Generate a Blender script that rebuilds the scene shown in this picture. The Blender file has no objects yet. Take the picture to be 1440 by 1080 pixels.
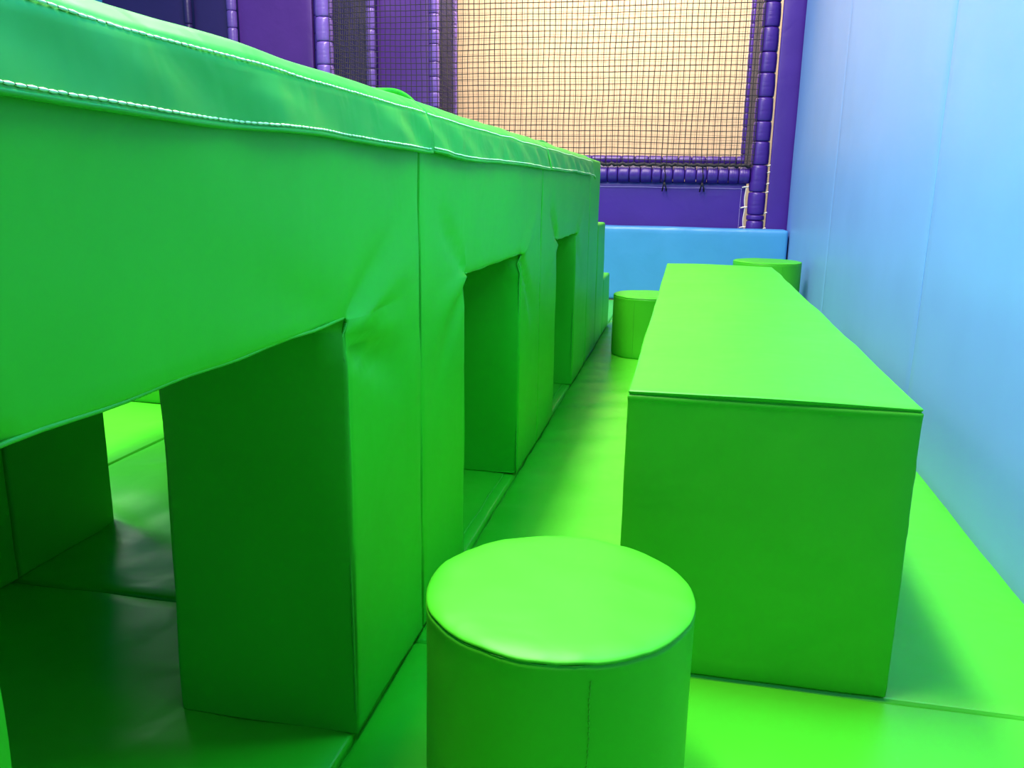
import bpy, bmesh, math, random
from mathutils import Vector, Matrix, noise
random.seed(7)
S = bpy.context.scene
COL = S.collection

# ------------------------------------------------------------------ camera
RX = ((0.9792191536, -0.0617508734, 0.1931752543),
      (0.2021507460, 0.2207486146, -0.9541515210),
      (0.0162765201, 0.9733739666, 0.2286442567))
cam = bpy.data.cameras.new('camera')
cam.sensor_width = 36.0
cam.lens = 36.0 * 1180.0 / 1440.0
cam.clip_start = 0.02
camo = bpy.data.objects.new('camera', cam)
COL.objects.link(camo)
camo.matrix_world = Matrix.Translation((0, 0, 1.0)) @ Matrix(RX).to_4x4()
S.camera = camo

# ------------------------------------------------------------------ world
W = bpy.data.worlds.new('hall_ambient')
S.world = W
W.use_nodes = True
bg = W.node_tree.nodes['Background']
bg.inputs[0].default_value = (0.06, 0.50, 0.95, 1)
bg.inputs[1].default_value = 0.42
S.view_settings.view_transform = 'Standard'
S.view_settings.look = 'None'
S.view_settings.exposure = 0.0
S.view_settings.gamma = 1.0
S.view_settings.use_curve_mapping = False


def area(name, loc, size, size_y, power, color, target=None):
    l = bpy.data.lights.new(name, 'AREA')
    l.shape = 'RECTANGLE'
    l.size, l.size_y, l.energy, l.color = size, size_y, power, color
    o = bpy.data.objects.new(name, l)
    o.location = loc
    if target is not None:
        o.rotation_euler = (Vector(target) - Vector(loc)).to_track_quat('-Z', 'Y').to_euler()
    COL.objects.link(o)
    return o


area('ceiling_strip_light', (-1.54, 3.7, 6.6), 0.8, 6.6, 950, (1.0, 0.84, 0.78))
area('near_ceiling_light', (-1.2, 0.9, 6.4), 0.9, 1.6, 300, (1.0, 0.88, 0.74))
area('blue_wall_fill', (-3.6, 2.8, 3.4), 1.0, 4.0, 190, (0.50, 0.74, 1.0), (0.886, 2.8, 0.6))  # added bluish lamp, brightens and tints the right wall
area('aisle_fill_light', (0.25, 1.9, 2.3), 0.25, 4.5, 80, (0.03, 1.0, 0.90), (-0.54, 1.9, 0.8))  # added teal fill on the aisle face, stands in for blue wall bounce
area('left_hall_light', (-5.6, 6.4, 1.8), 1.5, 0.4, 14, (1.0, 1.0, 0.88), (-1.8, 2.2, 0.3))
area('left_mat_fill', (-3.2, 3.2, 3.4), 0.8, 2.0, 70, (1.0, 0.95, 0.6))  # added warm lamp, brightens the mats left of the tunnel
area('cream_wall_fill', (-1.0, 9.3, 3.9), 3.0, 0.5, 150, (1.0, 0.85, 0.68), (-1.0, 10.9, 1.8))  # added lamp out of view, brightens the cream wall behind the nets
area('left_bay_light', (-4.2, 7.0, 3.9), 1.0, 1.0, 12, (0.93, 0.86, 1.0), (-3.8, 8.6, 1.8))


# ------------------------------------------------------------------ materials
def vinyl(name, col, rough=0.42, bump=0.35, big=0.25, var=0.04, spec=0.5, bigscale=7.0, scuff=None):
    m = bpy.data.materials.new(name)
    m.use_nodes = True
    nt = m.node_tree
    N, L = nt.nodes, nt.links
    p = N['Principled BSDF']
    tc = N.new('ShaderNodeTexCoord')
    n1 = N.new('ShaderNodeTexNoise'); n1.inputs['Scale'].default_value = 3.0; n1.inputs['Detail'].default_value = 4
    L.new(tc.outputs['Object'], n1.inputs['Vector'])
    cr = N.new('ShaderNodeValToRGB')
    cr.color_ramp.elements[0].position = 0.3; cr.color_ramp.elements[1].position = 0.7
    cr.color_ramp.elements[0].color = tuple(c * (1 - var) for c in col) + (1,)
    cr.color_ramp.elements[1].color = tuple(min(1, c * (1 + var)) for c in col) + (1,)
    L.new(n1.outputs['Fac'], cr.inputs['Fac'])
    last = cr.outputs['Color']
    if scuff:
        n4 = N.new('ShaderNodeTexNoise'); n4.inputs['Scale'].default_value = 26; n4.inputs['Detail'].default_value = 6
        L.new(tc.outputs['Object'], n4.inputs['Vector'])
        r4 = N.new('ShaderNodeValToRGB')
        r4.color_ramp.elements[0].position = 0.70; r4.color_ramp.elements[0].color = (0, 0, 0, 1)
        r4.color_ramp.elements[1].position = 0.80; r4.color_ramp.elements[1].color = (0.35, 0.35, 0.35, 1)
        L.new(n4.outputs['Fac'], r4.inputs['Fac'])
        mx = N.new('ShaderNodeMix'); mx.data_type = 'RGBA'
        L.new(r4.outputs['Color'], mx.inputs[0]); L.new(last, mx.inputs[6])
        mx.inputs[7].default_value = tuple(scuff) + (1,)
        last = mx.outputs[2]
    L.new(last, p.inputs['Base Color'])
    p.inputs['Roughness'].default_value = rough
    p.inputs['Specular IOR Level'].default_value = spec
    n2 = N.new('ShaderNodeTexNoise'); n2.inputs['Scale'].default_value = 320; n2.inputs['Detail'].default_value = 2
    n3 = N.new('ShaderNodeTexNoise'); n3.inputs['Scale'].default_value = bigscale; n3.inputs['Detail'].default_value = 2
    n3.inputs['Distortion'].default_value = 0.6
    for n in (n2, n3):
        L.new(tc.outputs['Object'], n.inputs['Vector'])
    b1 = N.new('ShaderNodeBump'); b1.inputs['Strength'].default_value = bump; b1.inputs['Distance'].default_value = 0.0006
    b2 = N.new('ShaderNodeBump'); b2.inputs['Strength'].default_value = big; b2.inputs['Distance'].default_value = 0.012
    L.new(n3.outputs['Fac'], b2.inputs['Height']); L.new(n2.outputs['Fac'], b1.inputs['Height'])
    L.new(b2.outputs['Normal'], b1.inputs['Normal']); L.new(b1.outputs['Normal'], p.inputs['Normal'])
    return m


def plain(name, col, rough=0.6, spec=0.3):
    m = bpy.data.materials.new(name)
    m.use_nodes = True
    nt = m.node_tree
    p = nt.nodes['Principled BSDF']
    tc = nt.nodes.new('ShaderNodeTexCoord')
    n = nt.nodes.new('ShaderNodeTexNoise'); n.inputs['Scale'].default_value = 40
    nt.links.new(tc.outputs['Object'], n.inputs['Vector'])
    cr = nt.nodes.new('ShaderNodeValToRGB')
    cr.color_ramp.elements[0].color = tuple(c * .9 for c in col) + (1,)
    cr.color_ramp.elements[1].color = tuple(min(1, c * 1.08) for c in col) + (1,)
    nt.links.new(n.outputs['Fac'], cr.inputs['Fac'])
    nt.links.new(cr.outputs['Color'], p.inputs['Base Color'])
    p.inputs['Roughness'].default_value = rough
    p.inputs['Specular IOR Level'].default_value = spec
    return m


GREEN = vinyl('green_vinyl', (0.050, 0.46, 0.012), 0.45, 0.12, 0.18, 0.04, 0.3, scuff=(0.06, 0.44, 0.02))
GREENMAT = vinyl('green_mat_vinyl', (0.055, 0.46, 0.012), 0.36, 0.12, 0.35, 0.05, 0.5, 5.0, scuff=(0.09, 0.45, 0.05))
COVER = vinyl('green_cover_vinyl', (0.04, 0.38, 0.03), 0.46, 0.05, 0.5, 0.05, 0.4, 9.0)
PIPE = vinyl('green_piping_vinyl', (0.05, 0.42, 0.015), 0.5, 0.2, 0.1)
BLUE = vinyl('blue_wall_vinyl', (0.152, 0.322, 0.68), 0.40, 0.1, 0.12, 0.03, 0.5, 3.0)
BLUELOW = vinyl('blue_block_vinyl', (0.05, 0.265, 0.58), 0.42, 0.2, 0.3, 0.04)
PURPLE = vinyl('purple_vinyl', (0.052, 0.014, 0.235), 0.36, 0.2, 0.3, 0.06, 0.5)
PURPLEM = vinyl('violet_panel_vinyl', (0.10, 0.03, 0.27), 0.36, 0.2, 0.3, 0.06, 0.5)
PURPLE_LIT = vinyl('lit_purple_vinyl', (0.17, 0.09, 0.45), 0.30, 0.2, 0.3, 0.06, 0.6)  # paler copy of the purple: light on the posts put into the colour
NAVY = vinyl('dark_purple_vinyl', (0.035, 0.02, 0.13), 0.4, 0.2, 0.3)
THREAD = plain('white_thread', (0.80, 0.92, 0.62), 0.7)
NET = plain('dark_net_twine', (0.035, 0.03, 0.03), 0.7)
NET2 = plain('grey_net_twine', (0.10, 0.08, 0.09), 0.7)
CREAM = plain('cream_wall_paint', (0.80, 0.58, 0.36), 0.8)
TIE = plain('pale_cable_tie', (0.75, 0.68, 0.60), 0.5)
BLACK = plain('black_cord', (0.015, 0.013, 0.02), 0.6)


# ------------------------------------------------------------------ helpers
def link(name, me, mat=None, parent=None, smooth=True):
    if mat is not None:
        me.materials.append(mat)
    if smooth:
        me.polygons.foreach_set('use_smooth', [True] * len(me.polygons))
    o = bpy.data.objects.new(name, me)
    COL.objects.link(o)
    if parent is not None:
        o.parent = parent
    return o


def mesh(name, vs, fs):
    me = bpy.data.meshes.new(name)
    me.from_pydata(vs, [], fs)
    me.update()
    return me


def tag(o, label=None, cat=None, group=None, kind=None):
    if label: o['label'] = label
    if cat: o['category'] = cat
    if group: o['group'] = group
    if kind: o['kind'] = kind
    return o


def empty(name, loc=(0, 0, 0)):
    # world-space meshes are used for the parts, so the parent stays unrotated
    o = bpy.data.objects.new(name, None)
    o.empty_display_size = 0.1
    o.location = loc
    COL.objects.link(o)
    return o


def adopt(o, parent):
    o.parent = parent
    o.location = o.location - parent.location
    return o


def coords(a, b, r, step, extra=()):
    r = min(r, (b - a) * 0.49)
    c = [a, a + .15 * r, a + .45 * r, a + r]
    n = max(1, int(math.ceil((b - a - 2 * r) / step)))
    c += [a + r + (b - a - 2 * r) * i / n for i in range(1, n)]
    c += [b - r, b - .45 * r, b - .15 * r, b]
    c += [e for e in extra if a < e < b]
    c = sorted(c)
    out = [c[0]]
    for v in c[1:]:
        if v - out[-1] > 1e-5:
            out.append(v)
    return out


def solid(name, xs, ys, zs, r, mask=None, disp=None, axis=0):
    """closed skin of lattice cells with rounded edges.  mask(y,z) carves an opening
    through the whole X thickness; disp(p, n) shifts a vertex along its normal."""
    nx, ny, nz = len(xs) - 1, len(ys) - 1, len(zs) - 1
    full = [[True if mask is None else mask((ys[j] + ys[j + 1]) / 2, (zs[k] + zs[k + 1]) / 2)
             for k in range(nz)] for j in range(ny)]

    def F(i, j, k):
        return 0 <= i < nx and 0 <= j < ny and 0 <= k < nz and full[j][k]
    # outline segments of the YZ shape
    seg = []
    for j in range(ny + 1):
        for k in range(nz):
            a = 0 <= j - 1 and full[j - 1][k]
            b = j < ny and full[j][k]
            if a != b: seg.append(('y', ys[j], zs[k], zs[k + 1]))
    for k in range(nz + 1):
        for j in range(ny):
            a = 0 <= k - 1 and full[j][k - 1]
            b = k < nz and full[j][k]
            if a != b: seg.append(('z', zs[k], ys[j], ys[j + 1]))
    # merge: keep unique lines only for speed
    lines = {}
    for t, c, a, b in seg:
        key = (t, round(c, 6))
        lst = lines.setdefault(key, [])
        if lst and abs(lst[-1][1] - a) < 1e-7: lst[-1][1] = b
        else: lst.append([a, b])
    segs = [(t, c, a, b) for (t, c), l in lines.items() for a, b in l]
    idx, vs, fs = {}, [], []

    def v(i, j, k):
        key = (i, j, k)
        if key in idx: return idx[key]
        x, y, z = xs[i], ys[j], zs[k]
        best = None
        for t, c, a, b in segs:
            if t == 'y': q = (c, min(max(z, a), b))
            else: q = (min(max(y, a), b), c)
            d = math.hypot(y - q[0], z - q[1])
            if best is None or d < best[0] - 1e-9: best = (d, q)
        d, q = best
        my = mz = 0.0
        if d > 1e-7:
            my, mz = (y - q[0]) / d, (z - q[1]) / d
        else:
            for sj in (-1, 0):
                for sk in (-1, 0):
                    jj, kk = j + sj, k + sk
                    if 0 <= jj < ny and 0 <= kk < nz and full[jj][kk]:
                        my += (1 if sj == 0 else -1); mz += (1 if sk == 0 else -1)
            my = (my > 0) - (my < 0); mz = (mz > 0) - (mz < 0)
        # simple box: clamp separately so three-way corners round well
        if mask is None:
            qx = min(max(x, xs[0] + r), xs[-1] - r)
            qy = min(max(y, ys[0] + r), ys[-1] - r)
            qz = min(max(z, zs[0] + r), zs[-1] - r)
            Q = Vector((qx, qy, qz))
        else:
            rr = max(0.0, r - d)
            qx = min(max(x, xs[0] + r), xs[-1] - r)
            Q = Vector((qx, y + my * rr, z + mz * rr))
        D = Vector((x, y, z)) - Q
        n = D.normalized() if D.length > 1e-9 else Vector((0, 0, 1))
        P = Q + n * r if D.length > 1e-9 else Vector((x, y, z))
        if disp is not None:
            P = P + n * disp(P, n)
        idx[key] = len(vs)
        vs.append(P[:])
        return idx[key]
    for i in range(nx):
        for j in range(ny):
            for k in range(nz):
                if not F(i, j, k): continue
                if 0 < i < nx - 1 and 0 < j < ny - 1 and 0 < k < nz - 1 and mask is None: continue
                if not F(i - 1, j, k): fs.append((v(i, j, k), v(i, j, k + 1), v(i, j + 1, k + 1), v(i, j + 1, k)))
                if not F(i + 1, j, k): fs.append((v(i + 1, j, k), v(i + 1, j + 1, k), v(i + 1, j + 1, k + 1), v(i + 1, j, k + 1)))
                if not F(i, j - 1, k): fs.append((v(i, j, k), v(i + 1, j, k), v(i + 1, j, k + 1), v(i, j, k + 1)))
                if not F(i, j + 1, k): fs.append((v(i, j + 1, k), v(i, j + 1, k + 1), v(i + 1, j + 1, k + 1), v(i + 1, j + 1, k)))
                if not F(i, j, k - 1): fs.append((v(i, j, k), v(i, j + 1, k), v(i + 1, j + 1, k), v(i + 1, j, k)))
                if not F(i, j, k + 1): fs.append((v(i, j, k + 1), v(i + 1, j, k + 1), v(i + 1, j + 1, k + 1), v(i, j + 1, k + 1)))
    return mesh(name, vs, fs)


def box(name, x0, x1, y0, y1, z0, z1, r=0.012, step=0.08, disp=None, mask=None, ex=(), ey=(), ez=()):
    r = min(r, (x1 - x0) * .45, (y1 - y0) * .45, (z1 - z0) * .45)
    return solid(name, coords(x0, x1, r, step, ex), coords(y0, y1, r, step, ey), coords(z0, z1, r, step, ez), r, mask, disp)


def nz_(p, s, seed=0.0):
    return noise.noise(Vector((p[0] * s + seed, p[1] * s + seed * 1.7, p[2] * s - seed)))


def soft(amp, s=4.0, seed=0.0):
    return lambda p, n: amp * nz_(p, s, seed)


def tube(name, pts, r, seg=6, closed=False):
    vs, fs = [], []
    n = len(pts)
    P = [Vector(p) for p in pts]
    for i in range(n):
        a = P[(i - 1) % n] if (closed or i > 0) else P[i]
        b = P[(i + 1) % n] if (closed or i < n - 1) else P[i]
        t = (b - a).normalized()
        u = t.cross(Vector((0, 0, 1)))
        if u.length < 0.2: u = t.cross(Vector((0, 1, 0)))
        u.normalize(); w = t.cross(u)
        for s in range(seg):
            an = 2 * math.pi * s / seg
            vs.append((P[i] + u * (r * math.cos(an)) + w * (r * math.sin(an)))[:])
    m = n if closed else n - 1
    for i in range(m):
        for s in range(seg):
            a, b = i * seg + s, i * seg + (s + 1) % seg
            c, d = ((i + 1) % n) * seg + (s + 1) % seg, ((i + 1) % n) * seg + s
            fs.append((a, b, c, d))
    if not closed:
        fs.append(tuple(range(seg))[::-1]); fs.append(tuple(range((n - 1) * seg, n * seg)))
    return mesh(name, vs, fs)


def stitches(name, pts, r=0.0011, length=0.0055, gap=0.0022, jitter=0.0004):
    """short thread stitches laid end to end along a polyline, one mesh"""
    P = [Vector(p) for p in pts]
    cum = [0.0]
    for a, b in zip(P, P[1:]): cum.append(cum[-1] + (b - a).length)
    tot = cum[-1]
    vs, fs = [], []

    def at(s):
        s = min(max(s, 0), tot)
        lo = 0
        while lo < len(P) - 2 and cum[lo + 1] < s: lo += 1
        f = (s - cum[lo]) / max(1e-9, cum[lo + 1] - cum[lo])
        return P[lo].lerp(P[lo + 1], f)
    # walk with a moving index for speed
    s = 0.0
    lo = 0
    while s + length < tot:
        while lo < len(P) - 2 and cum[lo + 1] < s: lo += 1
        f = (s - cum[lo]) / max(1e-9, cum[lo + 1] - cum[lo]); a = P[lo].lerp(P[lo + 1], f)
        f2 = (s + length - cum[lo]) / max(1e-9, cum[lo + 1] - cum[lo]); b = P[lo].lerp(P[lo + 1], f2)
        j = Vector((random.uniform(-1, 1), random.uniform(-1, 1), random.uniform(-1, 1))) * jitter
        a, b = a + j, b + j
        t = (b - a).normalized(); u = t.cross(Vector((0, 0, 1)))
        if u.length < .2: u = t.cross(Vector((0, 1, 0)))
        u.normalize(); w = t.cross(u)
        k = len(vs)
        for c in (a, (a + b) / 2, b):
            q = r * (1.25 if c is not a and c is not b else .8)
            for d in (u, w, -u, -w): vs.append((c + d * q)[:])
        for g in (0, 4):
            for e in range(4):
                fs.append((k + g + e, k + g + (e + 1) % 4, k + g + 4 + (e + 1) % 4, k + g + 4 + e))
        s += length + gap
    return mesh(name, vs, fs)


def struct(o):
    o['kind'] = 'structure'
    return o


# ------------------------------------------------------------------ floor with its padded mats
floor = struct(link('floor', box('floor', -7.5, 1.1, -1.6, 11.2, -0.16, -0.082, 0.01, 1.0), plain('grey_underlay', (0.12, 0.14, 0.12))))


def matdisp(y0, y1, x0, x1, seed, ripple=None):
    def f(p, n):
        if n.z < 0.2: return 0.0
        e = min(p.x - x0, (x1 - p.x) if x1 < .8 else 9, p.y - y0, y1 - p.y)
        v = 0.004 * nz_(p, 3.0, seed) + 0.0022 * nz_(p, 9.0, seed + 3) - 0.004 * math.exp(-max(e, 0) / 0.03)
        if ripple: v += ripple(p)
        return v
    return f


def corridor_ripple(p):
    w = math.exp(-((p.x + 0.28) / 0.20) ** 2) * math.exp(-((p.y - 3.9) / 1.1) ** 2)
    v = 0.0032 * w * math.sin(p.y * 22 + 1.5 * math.sin(p.x * 9))
    # trodden creases in front of the openings
    v += 0.003 * math.exp(-((p.x + 0.5) / .1) ** 2) * math.sin(p.y * 34)
    return v


MATS = [  # x0 x1 y0 y1 step ripple
    (-0.548, 0.885, -1.2, 1.636, 0.05, None),
    (-0.548, 0.885, 1.640, 6.46, 0.05, corridor_ripple),
    (-0.548, 0.885, 6.465, 7.78, 0.08, None),
    (-2.0, -0.552, -1.2, 1.682, 0.04, lambda p: 0.010 * math.exp(-((p.y - 1.15 - .3 * (p.x + .9)) / .07) ** 2) * math.exp(-((p.x + 0.85) / .30) ** 2) + 0.006 * nz_(p, 6, 2)),
    (-2.0, -0.552, 1.687, 3.2, 0.03, lambda p: (0.012 * abs(nz_(p, 4.5, 9)) + 0.012 * math.exp(-((p.y - 2.05 + .5 * (p.x + 1.6)) / .05) ** 2)) * math.exp(-((p.x + 1.6) / .35) ** 2)),
    (-2.0, -0.552, 3.204, 4.77, 0.06, None),
    (-2.0, -0.552, 4.775, 6.46, 0.08, None),
    (-2.0, -0.552, 6.465, 7.78, 0.08, None),
    (-3.6, -2.006, -1.2, 1.9, 0.08, None),
    (-3.6, -2.006, 1.905, 5.2, 0.06, None),
    (-3.6, -2.006, 5.205, 7.78, 0.08, None),
]
for i, (x0, x1, y0, y1, st, rp) in enumerate(MATS):
    zs0 = -0.08
    if x1 == 0.885: x1 = 0.897
    o = link('floor_mat', box('floor_mat', x0, x1, y0, y1, zs0, 0.0, 0.010, st, matdisp(y0, y1, x0, x1, i * 2.3, rp)), GREENMAT, floor)

# ------------------------------------------------------------------ blue wall on the right
wr = struct(link('wall_right', box('wall_right', 0.966, 1.06, -1.6, 8.12, -0.08, 3.6, 0.01, 1.0), plain('wall_board', (0.35, 0.42, 0.5))))
PY = [-1.5, -1.06, 1.18, 3.44, 5.70, 8.11]
for i in range(5):
    y0, y1 = PY[i], PY[i + 1]

    def wd(p, n, y0=y0, y1=y1, i=i):
        if n.x > -0.3: return 0
        e = min(p.y - y0, y1 - p.y)
        v = 0.0035 * nz_(p, 1.8, i * 5.0) + 0.0012 * nz_((p.x, p.y * 3, p.z * .7), 3.5, i * 3.0)
        v += 0.0012 * (1 - math.exp(-max(e, 0) / .02))
        return v
    link('wall_panel', box('wall_panel', 0.886, 0.965, y0 + .0002, y1 - .0002, -0.03, 3.55, 0.004, 0.07, wd), BLUE, wr)

# ------------------------------------------------------------------ cream wall behind the frame, dark wall to its left
struct(link('wall_back', box('wall_back', -3.05, 2.2, 10.95, 11.1, -0.1, 4.4, 0.005, 1.0), CREAM))
struct(link('wall_back_left', box('wall_back_left', -8.0, -3.06, 10.95, 11.1, -0.1, 4.4, 0.005, 1.0), NAVY))


# ------------------------------------------------------------------ the long green block with openings
XF = -0.542          # face towards the aisle
XI = -0.905          # inner face of that wall
XJ = -1.620          # inner face of the far wall
XO = -1.940          # outer face of the far wall
ZO, ZT = 0.780, 1.150

CREASES = [  # y, z at the pinched corner -> y, z at the far end, half width, depth
    (2.063, .79, 1.80, .96, .026, -.016), (2.063, .785, 1.80, .70, .030, .010), (2.063, .80, 1.92, .87, .018, .012),
    (2.063, .76, 1.74, .52, .035, -.007),
    (2.796, .78, 3.16, .93, .030, .010), (2.796, .76, 3.08, .52, .030, -.015), (2.796, .74, 2.98, .45, .018, .007),
    (1.292, .77, 1.62, .97, .030, -.010), (1.292, .77, 1.66, .86, .022, .009), (1.292, .75, 1.62, .60, .030, -.014),
    (1.292, .77, 1.60, .72, .022, .010), (1.35, .72, 1.60, .68, .014, -.006),
    (1.25, .79, 0.8, .93, .05, -.004), (0.55, .78, 0.1, .95, .04, -.012),
    (3.604, .79, 3.36, .98, .026, -.022), (3.604, .77, 3.34, .66, .03, .008),
    (4.245, .78, 4.60, .95, .03, .008), (4.245, .76, 4.52, .56, .03, -.010),
]


def crease(y, z):
    v = 0.0
    for (y0, z0, y1, z1, w, a) in CREASES:
        dy, dz = y1 - y0, z1 - z0
        L2 = dy * dy + dz * dz
        t = ((y - y0) * dy + (z - z0) * dz) / L2
        if t < -0.12 or t > 1.1: continue
        tc_ = min(max(t, 0), 1)
        d = math.hypot(y - y0 - dy * tc_, z - z0 - dz * tc_)
        ww = w * (0.55 + 0.9 * tc_)
        if d < 3 * ww:
            v += a * math.exp(-(d / ww) ** 2) * (1 - tc_) ** 0.8 * (min(1.0, .45 + t / .15) if t >= 0 else max(0, .45 + t * 3.75))
    return v


def wall_disp(seed, xf, front):
    def f(p, n):
        v = 0.003 * nz_(p, 3.0, seed) + 0.0015 * nz_(p, 8.0, seed + 4)
        if front and n.x > 0.3:
            v += 1.5 * crease(p.y, p.z)
        if front and abs(n.y) > 0.5:   # pillar faces inside the openings: broad soft folds
            v += 0.004 * math.sin(p.z * 9 + p.x * 5 + seed)
        return v
    return f


def module(y0, y1, o0, o1, label, st=0.028):
    t = empty('tunnel_block', (-1.24, (y0 + y1) / 2, 0))
    tag(t, label, 'play block', 'tunnel blocks in a row')

    def m(y, z): return not (o0 < y < o1 and z < ZO)
    r = 0.010
    ys = coords(y0 + .002, y1 - .002, r, st, [o0 - r, o0 - .45 * r, o0, o1, o1 + .45 * r, o1 + r, o0 - .15 * r, o1 + .15 * r])
    zs = coords(0.0, ZT, r, st, [ZO, ZO + .15 * r, ZO + .45 * r, ZO + r])
    xs = coords(XI, XF, r, 0.05)
    adopt(link('aisle_wall', solid('aisle_wall', xs, ys, zs, r, m, wall_disp(y0 * 3 + 2, XF, True)), GREEN), t)
    # far wall of the same block
    ys2 = coords(y0 + .002, y1 - .002, r, .06, [o0 - r, o0, o1, o1 + r])
    zs2 = coords(0.0, ZT, r, .06, [ZO, ZO + r])
    adopt(link('far_wall', solid('far_wall', coords(XO, XJ, r, .06), ys2, zs2, r, m, wall_disp(y0 + 9, XO, False)), GREEN), t)
    adopt(link('roof_slab', box('roof_slab', XJ + .001, XI - .001, y0 + .002, y1 - .002, ZT - .16, ZT - .001, .01, .12), GREEN), t)
    return t


t0 = module(-0.90, 1.69, 0.53, 1.292, 'nearest long green padded tunnel block with the widest opening in front')
t1 = module(1.69, 3.185, 2.063, 2.796, 'middle green padded tunnel block with creased opening corners, behind the near stool')
t2 = module(3.185, 4.77, 3.604, 4.245, 'farthest green padded tunnel block with narrow-looking opening, before the steps', 0.035)
# piping up the edges of the openings and down the block joints
for t, pts_ in ((t0, [(1.292, 0.0), (1.292, .775)]), (t1, [(2.063, 0), (2.063, .78)]), (t1, [(2.796, 0), (2.796, .78)]), (t2, [(3.604, 0), (3.604, .78)]), (t2, [(4.245, 0), (4.245, .78)])):
    (ya, za), (yb, zb) = pts_
    s = 1 if ya in (1.292, 2.796, 4.245) else -1
    pts = [(XF - .0065 + wall_disp(0, 0, True)((XF, ya, 0) and Vector((XF, ya + s * .004, z)), Vector((1, 0, 0))) * 0.8, ya + s * .0035, z) for z in [za + (zb - za) * i / 24 for i in range(25)]]
    adopt(link('edge_piping', tube('edge_piping', pts, 0.0028, 6), PIPE), t)
for t, (ya, yb) in ((t0, (.54, 1.285)), (t1, (2.07, 2.79)), (t2, (3.61, 4.24))):
    pts = [(XF - .004, ya + (yb - ya) * i / 20, ZO + .004 + .0015 * math.sin(i)) for i in range(21)]
    adopt(link('edge_piping', tube('edge_piping', pts, 0.0028, 6), PIPE), t)

# mat edge strips with piping in the openings
for t, ya, yb in ((t1, 2.08, 2.785), (t2, 3.62, 4.235)):
    adopt(link('sill_piping', tube('sill_piping', [(-0.590 + .002 * math.sin(i * 1.3), ya + (yb - ya) * i / 12, 0.0005) for i in range(13)], .0035, 6), PIPE), t)


# covers laid over the roof with a hanging, stitched flap
def cover_point(s, y, seed, lift=0.0):
    """s = distance along the profile, from the roof over the edge down the flap"""
    prof = [(-1.99, 1.06), (-1.99, 1.150), (-1.955, 1.176), (-1.25, 1.184), (-0.640, 1.180), (-0.598, 1.178), (-0.563, 1.169), (-0.541, 1.151), (-0.533, 1.135), (-0.529, 1.105), (-0.526, 1.080), (-0.524, 1.064)]
    k = s * (len(prof) - 1)
    i = min(int(k), len(prof) - 2); f = k - i
    x = prof[i][0] * (1 - f) + prof[i + 1][0] * f
    z = prof[i][1] * (1 - f) + prof[i + 1][1] * f
    down = max(0, (1.15 - z) / .085) if x > -1 else 0
    w = nz_((0, y, seed), 5.0) + .5 * nz_((0, y, seed + 4), 13.0)
    x += down * 0.010 * (0.5 + w)
    z += down * 0.007 * nz_((3, y, seed), 2.5)
    z += 0.004 * nz_((x * 2, y * 2, seed), 3.0) * (0 if down > .1 else 1)
    # slanting soft folds on the flap
    fold = 1.8 * math.sin((y * 1.0 + (z - 1.1) * 1.6) * 26 + 3 * nz_((0, y, seed), 3))
    x += min(1, down * 2) * 0.0022 * fold * (0.6 + nz_((1, y, seed), 2.0))
    return Vector((x, y, z + lift))


def cover(t, y0, y1, seed, lift=0.0, sag_end=0.0):
    nU, nV = 44, max(20, int((y1 - y0) / .018))
    vs, fs = [], []
    P = []
    for j in range(nV + 1):
        y = y0 + (y1 - y0) * j / nV
        row = []
        for i in range(nU + 1):
            s = i / nU
            s = s ** 0.7          # more rows near the aisle edge
            p = cover_point(s, y, seed, lift)
            e = max(0, 1 - (y1 - y) / .05)
            if sag_end and p.x > -.6: p.z -= sag_end * e * e; p.x += .006 * e
            row.append(p)
        P.append(row)
    th = 0.0045
    for layer in (0, 1):
        for j in range(nV + 1):
            for i in range(nU + 1):
                a = P[j][max(i - 1, 0)]; b = P[j][min(i + 1, nU)]
                t_ = (b - a); n = Vector((-t_.z, 0, t_.x)).normalized()
                vs.append((P[j][i] + n * (0 if layer == 0 else -th))[:] if layer else P[j][i][:])
    off = (nU + 1) * (nV + 1)
    ix = lambda j, i, l=0: l * off + j * (nU + 1) + i
    for j in range(nV):
        for i in range(nU):
            fs.append((ix(j, i), ix(j + 1, i), ix(j + 1, i + 1), ix(j, i + 1)))
            fs.append((ix(j, i, 1), ix(j, i + 1, 1), ix(j + 1, i + 1, 1), ix(j + 1, i, 1)))
    for j in range(nV):
        fs.append((ix(j, nU), ix(j + 1, nU), ix(j + 1, nU, 1), ix(j, nU, 1)))
        fs.append((ix(j + 1, 0), ix(j, 0), ix(j, 0, 1), ix(j + 1, 0, 1)))
    for i in range(nU):
        fs.append((ix(0, i), ix(0, i + 1), ix(0, i + 1, 1), ix(0, i, 1)))
        fs.append((ix(nV, i + 1), ix(nV, i), ix(nV, i, 1), ix(nV, i + 1, 1)))
    c = adopt(link('cover', mesh('cover', vs, fs), COVER), t)
    ny = int((y1 - y0) / .012)

    def line(s, out):
        pts = []
        for k in range(ny + 1):
            y = y0 + .006 + (y1 - y0 - .012) * k / ny
            p = cover_point(s, y, seed, lift)
            e = max(0, 1 - (y1 - y) / .05)
            if sag_end: p.z -= sag_end * e * e; p.x += .006 * e
            p.x += out
            pts.append(p)
        return pts
    for s_, out in ((0.680, .0022), (0.950, .0018)):
        o = link('stitching', stitches('stitching', line(s_, out), r=.0014, length=.011, gap=.0012, jitter=.0003), THREAD)
        o.parent = c; o['kind'] = 'stuff'; o['label'] = 'white stitch line'
    hem = link('hem_fold', tube('hem_fold', line(0.985, -.0008), 0.0032, 6), COVER)
    hem.parent = c
    return c


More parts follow.
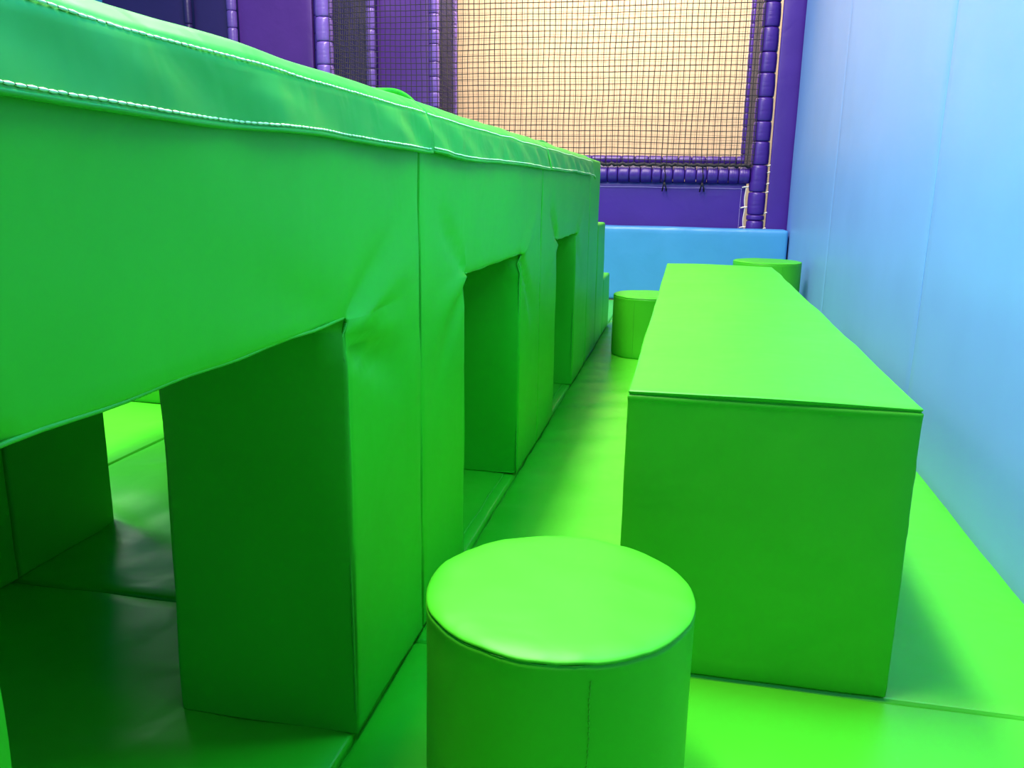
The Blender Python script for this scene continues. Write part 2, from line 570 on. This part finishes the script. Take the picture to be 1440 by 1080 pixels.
cover(t0, -0.92, 1.715, 1.0)
cover(t1, 1.718, 3.235, 5.0, -0.001)
cover(t2, 3.238, 4.768, 9.0, 0.0, .014)

# loose overlapping tongue of vinyl sticking up on the roof (visible over the edge)


def tongue(t, x0, x1, y0, y1, z, hump, mat=GREEN):
    vs, fs = [], []
    n, m = 16, 4
    for l in (0, 1):
        for j in range(n + 1):
            for i in range(m + 1):
                f = j / n
                x = x0 + (x1 - x0) * i / m; y = y0 + (y1 - y0) * f
                vs.append((x, y, z + hump * math.sin(math.pi * min(1, f * 1.05)) ** .6 + .004 * nz_((x, y, 0), 8) - l * .010))
    o = (n + 1) * (m + 1)
    for j in range(n):
        for i in range(m):
            a = j * (m + 1) + i
            fs.append((a, a + 1, a + m + 2, a + m + 1)); fs.append((o + a, o + a + m + 1, o + a + m + 2, o + a + 1))
        a = j * (m + 1)
        fs.append((a, a + m + 1, o + a + m + 1, o + a)); fs.append((a + m, o + a + m, o + a + 2 * m + 1, a + 2 * m + 1))
    for i in range(m):
        fs.append((i, o + i, o + i + 1, i + 1)); a = n * (m + 1) + i
        fs.append((a, a + 1, o + a + 1, o + a))
    return adopt(link('loose_tongue', mesh('loose_tongue', vs, fs), mat), t)


tongue(t1, -.98, -.715, 1.86, 2.29, 1.184, .044)
tongue(t2, -.70, -.605, 3.36, 3.80, 1.180, .008, COVER)

# ------------------------------------------------------------------ green step block at the far end
sb = empty('step_block', (-1.24, 5.5, 0))
tag(sb, 'green padded step block going down at the far end of the tunnel blocks', 'play block')
for y0, y1, z1 in ((4.775, 5.30, 1.162), (5.302, 5.78, .780), (5.782, 6.28, .395)):
    adopt(link('step', box('step', XO, XF, y0, y1, 0.0, z1, .018, .06, soft(.003, 4, y0)), GREEN), sb)

# far green block beyond the tunnel, seen through the first opening
fb = link('low_block', box('low_block', -3.0, -2.12, 3.33, 4.1, 0.0, 0.46, .02, .08, soft(.003, 4, 2)), GREEN)
tag(fb, 'small green padded block on the floor beyond the tunnel, glimpsed through the nearest opening', 'play block')

# ------------------------------------------------------------------ green bench table
BX0, BX1, BY0, BY1, BZ = -0.096, 0.455, 1.640, 4.69, 0.608
bt = empty('padded_table', ((BX0 + BX1) / 2, (BY0 + BY1) / 2, 0))
tag(bt, 'long rectangular green padded vinyl table in the aisle beside the blue wall', 'table')


def bench_disp(p, n):
    v = 0.0025 * nz_(p, 2.5, 3) + 0.0008 * nz_(p, 10, 8)
    if abs(n.z) < .6:
        v -= 0.0040 * math.exp(-((p.z - 0.6015) / .0022) ** 2)
        v += 0.0016 * math.exp(-((p.z - 0.594) / .005) ** 2) * (1 + nz_(p, 14, 1))
    if n.z > .6:
        v += .004 * math.sin(math.pi * (p.x - BX0) / (BX1 - BX0))
        v += .0012 * math.sin(p.y * 9 + 2 * nz_(p, 3, 0))
    if n.y < -.6:
        v += .004 * math.sin(math.pi * (p.x - BX0) / (BX1 - BX0)) * math.sin(math.pi * p.z / BZ)
    return v


ez = [0.580, .586, .590, .593, .5955, .5975, .599, .600, .601, .602, .603, .604, .605]
adopt(link('body', box('body', BX0, BX1, BY0, BY1, 0.0, BZ, 0.005, .035, bench_disp, ez=ez), GREEN), bt)
for x in (BX0 + .004, BX1 - .004):
    adopt(link('edge_piping', tube('edge_piping', [(x + (.0015 * math.sin(i * 1.1)), BY0 + .003, .004 + .588 * i / 30) for i in range(31)], .0026, 6), PIPE), bt)
pts = [(BX0 + .004, BY0 + 0.02 + (BY1 - BY0 - .04) * i / 60, BZ - .003) for i in range(61)]
adopt(link('top_seam', tube('top_seam', pts, .0024, 6), PIPE), bt)
pts = [(BX1 - .004, BY0 + 0.02 + (BY1 - BY0 - .04) * i / 60, BZ - .003) for i in range(61)]
adopt(link('top_seam', tube('top_seam', pts, .0024, 6), PIPE), bt)


# ------------------------------------------------------------------ round stools
def stool(cx, cy, r, h, label, seam_ang, seed, nA=96):
    t = empty('round_stool', (cx, cy, 0))
    tag(t, label, 'stool', 'round green stools')
    prof = [(r - .004, 0.0), (r, .012)]
    prof += [(r, .012 + (h - .05) * i / 12) for i in range(1, 13)]
    prof += [(r + .0005, h - .022), (r + .001, h - .015), (r + .0006, h - .0112), (r - .0018, h - .0092), (r - .0020, h - .0080), (r - .0003, h - .0066),
             (r + .0006, h - .0045), (r - .0012, h - .0026), (r - .0050, h - .0004), (r - .012, h + .0014)]
    prof += [(r * f, h + .0024 + .003 * (1 - f * f)) for f in (.9, .8, .65, .5, .35, .2, .08)]
    vs, fs = [], []
    for k, (rr, z) in enumerate(prof):
        for a in range(nA):
            an = 2 * math.pi * a / nA
            c, s = math.cos(an), math.sin(an)
            q = rr + 0.0022 * nz_((c * 2, s * 2, z * 3), 1.3, seed) * (1 if rr > r * .85 else 0)
            zz = z
            if k > 13 and rr > r * .9: zz += 0.0022 * nz_((c * 3, s * 3, 0), 1.6, seed) + .0008 * nz_((c * 9, s * 9, 0), 1.8, seed)
            if k > 13: zz += .0015 * nz_((c * rr * 12, s * rr * 12, 1), 1.0, seed + 2)
            vs.append((q * c, q * s, zz))
    nP = len(prof)
    for k in range(nP - 1):
        for a in range(nA):
            b = (a + 1) % nA
            fs.append((k * nA + a, k * nA + b, (k + 1) * nA + b, (k + 1) * nA + a))
    vs.append((0, 0, h + .0056)); top = len(vs) - 1
    vs.append((0, 0, 0.0)); bot = len(vs) - 1
    for a in range(nA):
        b = (a + 1) % nA
        fs.append(((nP - 1) * nA + a, (nP - 1) * nA + b, top)); fs.append((b, a, bot))
    o = link('body', mesh('body', vs, fs), GREEN, t)
    ca, sa = math.cos(seam_ang), math.sin(seam_ang)
    sp = [((r + .0006) * math.cos(seam_ang + .004 * math.sin(i)), (r + .0006) * math.sin(seam_ang + .004 * math.sin(i)), .01 + (h - .035) * i / 20) for i in range(21)]
    q = link('side_stitching', stitches('side_stitching', sp, .0009, .006, .003), PIPE, t)
    q['kind'] = 'stuff'
    ring = [((r - .0022 + .0008 * math.sin(a * 1.7)) * math.cos(2 * math.pi * a / 90), (r - .0022 + .0008 * math.sin(a * 1.7)) * math.sin(2 * math.pi * a / 90), h - .0086 + .0006 * math.sin(a * 2.3)) for a in range(90)]
    link('rim_seam', tube('rim_seam', ring, .0010, 6, True), PIPE, t)
    return t


stool(-.166, 1.236, .215, .37, 'round green padded stool in the foreground in front of the table', -1.22, 1.0)
stool(-.212, 5.205, .21, .372, 'round green padded stool by the far left end of the table', -1.9, 4.0, 64)
stool(.590, 6.47, .243, .50, 'round green padded stool against the blue wall, behind the far end of the table', -1.2, 8.0, 64)

# ------------------------------------------------------------------ low blue block across the back


def blue_disp(p, n):
    v = 0.003 * nz_(p, 2.5, 6)
    if n.y < -.3:
        v += 0.014 * max(0, nz_((p.x * 6 + p.z * 2.0, 0, p.z * 1.5), 1.0, 3)) + .003 * math.sin((p.x + .25 * p.z) * 17 + 2 * nz_(p, 2, 1))
    return v


lb = link('low_wall_block', box('low_wall_block', -4.4, .872, 7.79, 8.06, 0.0, .667, .028, .035, blue_disp), BLUELOW)
tag(lb, 'low light-blue padded block along the back in front of the purple frame', 'padded block')


# ------------------------------------------------------------------ purple frame with padded tubes and nets
def seg_mesh(L, r, seed):
    """one foam sleeve pillow between two ties, along +Z, with puckered ends"""
    vs, fs = [], []
    nA = 14
    prof = [(0, .86), (.02, .93), (.07, .975), (.2, 1.0), (.5, 1.01), (.8, 1.0), (.93, .975), (.98, .93), (1, .86)]
    for f, q in prof:
        for a in range(nA):
            an = 2 * math.pi * a / nA
            c, s = math.cos(an), math.sin(an)
            end = abs(f - .5) * 2
            k = r * q * (1 + .05 * nz_((c * 2, s * 2, f * 3), 1.5, seed) + .03 * end ** 3 * math.sin(an * 5 + seed))
            vs.append((k * c, k * s, f * L))
    for k in range(len(prof) - 1):
        for a in range(nA):
            b = (a + 1) % nA
            fs.append((k * nA + a, k * nA + b, (k + 1) * nA + b, (k + 1) * nA + a))
    fs.append(tuple(range(nA))[::-1]); fs.append(tuple(range((len(prof) - 1) * nA, len(prof) * nA)))
    return mesh('foam_sleeve', vs, fs)


def padded_tube(name, root, p0, p1, r, seglen, seed, mat=PURPLE, cuts=None):
    p0, p1 = Vector(p0), Vector(p1)
    d = (p1 - p0); L = d.length; d.normalize()
    core = link(name, tube(name, [p0, p1], r * .55, 8), BLACK)
    adopt(core, root)
    rot = Vector((0, 0, 1)).rotation_difference(d)
    protos = [seg_mesh(1.0, r, seed + i * 1.3) for i in range(3)]
    for m_ in protos: m_.materials.append(mat); m_.polygons.foreach_set('use_smooth', [True] * len(m_.polygons))
    rnd = random.Random(int(seed * 100))
    s = 0.0; k = 0
    if cuts is None:
        cuts = []
        while s < L:
            cuts.append(s); s += seglen * rnd.uniform(.88, 1.12)
        if L - cuts[-1] < seglen * .4: cuts.pop()
        cuts.append(L)
    for a, b in zip(cuts, cuts[1:]):
        o = bpy.data.objects.new('foam_sleeve', protos[k % 3]); COL.objects.link(o)
        o.parent = core
        wp = p0 + d * (a + .0015)
        o.location = wp
        o.rotation_mode = 'QUATERNION'
        o.rotation_quaternion = rot
        o.scale = (1, 1, (b - a - .003))
        k += 1
    return core


fr = empty('play_frame', (-1.5, 8.15, 0))
tag(fr, 'purple padded climbing frame with black netting behind the low blue block', 'play frame')
YF, YM, YR = 8.20, 9.40, 10.40
padded_tube('post', fr, (.607, YF, .0), (.607, YF, 3.5), .080, .190, 1.0, PURPLE,
            [0, .2, .4, .55, .735, .785, .99, 1.23] + [1.23 + .195 * i + .012 * math.sin(i * 2.1) for i in range(1, 12)])
padded_tube('post', fr, (-3.585, YF, .0), (-3.585, YF, 3.6), .083, .225, 2.0, PURPLE_LIT)
padded_tube('bottom_rail', fr, (-3.50, YF, 1.137), (.53, YF, 1.137), .078, .098, 3.0, PURPLE)
padded_tube('rear_post', fr, (-3.565, YM, .0), (-3.565, YM, 3.6), .056, .20, 4.0, PURPLE_LIT)
padded_tube('rear_post', fr, (-2.835, YM, .0), (-2.835, YM, 3.6), .056, .165, 5.0, PURPLE_LIT)
padded_tube('rear_post', fr, (-2.885, YR, .0), (-2.885, YR, 3.6), .036, .16, 6.0, PURPLE_LIT)
padded_tube('rear_post', fr, (.585, YR, .0), (.585, YR, 3.6), .034, .16, 7.0, PURPLE)
padded_tube('rear_rail', fr, (-2.85, YR, 1.335), (.60, YR, 1.335), .052, .17, 8.0, PURPLE)
padded_tube('rear_post', fr, (-5.23, YM, .0), (-5.23, YM, 3.9), .056, .19, 9.0, PURPLE_LIT)
padded_tube('rear_post', fr, (-4.215, YM + .05, .0), (-4.215, YM + .05, 3.9), .035, .19, 10.0, PURPLE)
padded_tube('rear_post', fr, (-5.78, YM, .0), (-5.78, YM, 3.9), .045, .25, 11.0, NAVY)


def panel(name, x0, x1, y, z0, z1, mat, th=.05, seed=0, stitch=None):
    def f(p, n):
        if n.y > -.3: return 0
        e = min(p.x - x0, x1 - p.x, p.z - z0, z1 - p.z)
        return .006 * nz_(p, 2.5, seed) + .008 * (1 - math.exp(-max(0, e) / .05))
    o = adopt(link(name, box(name, x0, x1, y, y + th, z0, z1, .010, .06, f), mat), fr)
    return o


pl = panel('side_panel', .700, .905, 8.135, .0, 3.6, PURPLE, .06, 2)
lp = panel('lower_panel', -3.46, .505, 8.20, .0, 1.075, PURPLE, .05, 5)
panel('rear_panel', -3.50, -2.90, YM + .03, 0, 3.6, PURPLEM, .05, 7)
panel('rear_panel', -5.165, -4.27, YM + .03, 0, 3.9, PURPLEM, .05, 8)
panel('rear_panel', -5.72, -5.29, YM + .03, 0, 3.9, NAVY, .05, 9)
panel('rear_panel', -6.9, -5.84, YM + .03, 0, 3.9, NAVY, .05, 10)
panel('rear_panel', -4.20, -3.62, YM + .25, 0, 3.9, NAVY, .05, 11)
o = link('stitching', stitches('stitching', [(-3.4, 8.187, 1.020)] + [(x * .1, 8.187 - .004, 1.018 + .002 * math.sin(x)) for x in range(-33, 5)] + [(.466, 8.187, 1.018), (.462, 8.184, .8), (.462, 8.184, .1)], .0022, .011, .004), plain('lilac_thread', (.45, .38, .75)))
o.parent = lp; o.location = (0, 0, 0); o['kind'] = 'stuff'


# pale cable ties, gromment loops between the lower panel and the post, and black lashings on the rail
def ring_pts(c, r, ax, n=14):
    out = []
    for i in range(n):
        a = 2 * math.pi * i / n
        out.append((c[0] + (r * math.cos(a) if ax != 'x' else 0), c[1] + (r * math.sin(a)), c[2] + (r * math.cos(a) if ax == 'x' else 0)))
    return out


for z in (.665, .845, 1.028):
    g = adopt(link('cable_tie', tube('cable_tie', [(.470, 8.172, z), (.487, 8.165, z + .006), (.505, 8.165, z + .008), (.525, 8.150, z + .010)], .007, 6), TIE), fr)
for z in (.66, .80, .985, 1.06, 1.16, 1.22):
    adopt(link('cable_tie', tube('cable_tie', [(.680, 8.150, z), (.698, 8.140, z + .01), (.715, 8.150, z + .004)], .006, 6), TIE), fr)
adopt(link('lacing_cord', tube('lacing_cord', [(.502 + .004 * math.sin(i * .9), 8.172, .60 + .43 * i / 16) for i in range(17)], .005, 6), TIE), fr)
for x in (-.235, .108):
    adopt(link('lashing', tube('lashing', ring_pts((0, YF, 1.137), .088, 'x') and [(x + .006 * math.sin(i), p[1], p[2]) for i, p in enumerate(ring_pts((0, YF, 1.137), .086, 'x', 20))], .0055, 6, True), BLACK), fr)
    adopt(link('lashing', tube('lashing', [(x, 8.125, 1.065), (x - .01, 8.135, 1.03), (x - .018, 8.165, .985)], .007, 6), BLACK), fr)
    adopt(link('lashing', tube('lashing', [(x, 8.125, 1.065), (x + .015, 8.135, 1.02), (x + .02, 8.165, .99)], .007, 6), BLACK), fr)


# ------------------------------------------------------------------ nets
def net(label, O, U, V, nu, nv, cell, r, mat, sag=.006, knots=True):
    """square-mesh net: O origin, U and V unit directions, nu x nv cells"""
    O, U, V = Vector(O), Vector(U), Vector(V)
    Nn = U.cross(V).normalized()
    rnd = random.Random(int(abs(O.x * 91 + O.y * 17)))
    P = []
    for j in range(nv + 1):
        row = []
        for i in range(nu + 1):
            p = O + U * (i * cell) + V * (j * cell)
            w = noise.noise(Vector((i * .13, j * .13, O.y))) * sag * 1.6
            w2 = noise.noise(Vector((i * .10 + 9, j * .10, O.x))) * sag * 1.6
            p = p + U * (w + rnd.uniform(-1, 1) * sag * .16) + V * (w2 + rnd.uniform(-1, 1) * sag * .2)
            p = p + Nn * noise.noise(Vector((i * .2, j * .2, 3))) * sag
            row.append(p)
        P.append(row)
    vs, fs = [], []

    def strand(pts, side):
        k = len(vs)
        for p in pts:
            for d in (side * r, Nn * r, -side * r, -Nn * r): vs.append((p + d)[:])
        for q in range(len(pts) - 1):
            for e in range(4):
                a = k + q * 4 + e; b = k + q * 4 + (e + 1) % 4
                fs.append((a, b, b + 4, a + 4))
    for j in range(nv + 1): strand(P[j], V)
    for i in range(nu + 1): strand([P[j][i] for j in range(nv + 1)], U)
    if knots:
        kr = r * 2.0
        for j in range(nv + 1):
            for i in range(nu + 1):
                p = P[j][i]; k = len(vs)
                for d in (U * kr, V * kr * .9, -U * kr, -V * kr * .9): vs.append((p + d)[:])
                vs.append((p + Nn * kr)[:]); vs.append((p - Nn * kr)[:])
                for e in range(4):
                    fs.append((k + e, k + (e + 1) % 4, k + 4)); fs.append((k + (e + 1) % 4, k + e, k + 5))
    o = adopt(link('net', mesh('net', vs, fs), mat, smooth=False), fr)
    o['kind'] = 'stuff'
    if label: o['label'] = label
    return o


net('black square-mesh front net', (-3.50, 8.125, 1.215), (1, 0, 0), (0, 0, 1), 79, 46, .0512, .0034, NET)
net('fine rear net', (-2.84, 10.36, 1.36), (1, 0, 0), (0, 0, 1), 66, 42, .051, .0013, NET2)
net('side net running back beside the right post', (.60, 8.27, 1.20), (0, 1, 0), (0, 0, 1), 41, 46, .0512, .0022, NET2)
net('side net running back from the left post', (-3.575, 8.27, 1.1), (0, 1, 0), (0, 0, 1), 22, 50, .0512, .0030, NET2)
net('dividing net between the rear posts', (-2.86, 9.46, 1.1), (0, 1, 0), (0, 0, 1), 18, 50, .0512, .0030, NET2)
# gathered net edge lying on the bottom rail
pts = [(-3.5 + 4.03 * i / 160, 8.135 + .008 * math.sin(i * 1.7), 1.222 + .010 * math.sin(i * 2.3) * math.sin(i * .7)) for i in range(161)]
adopt(link('net_edge_cord', tube('net_edge_cord', pts, .017, 6), BLACK), fr)
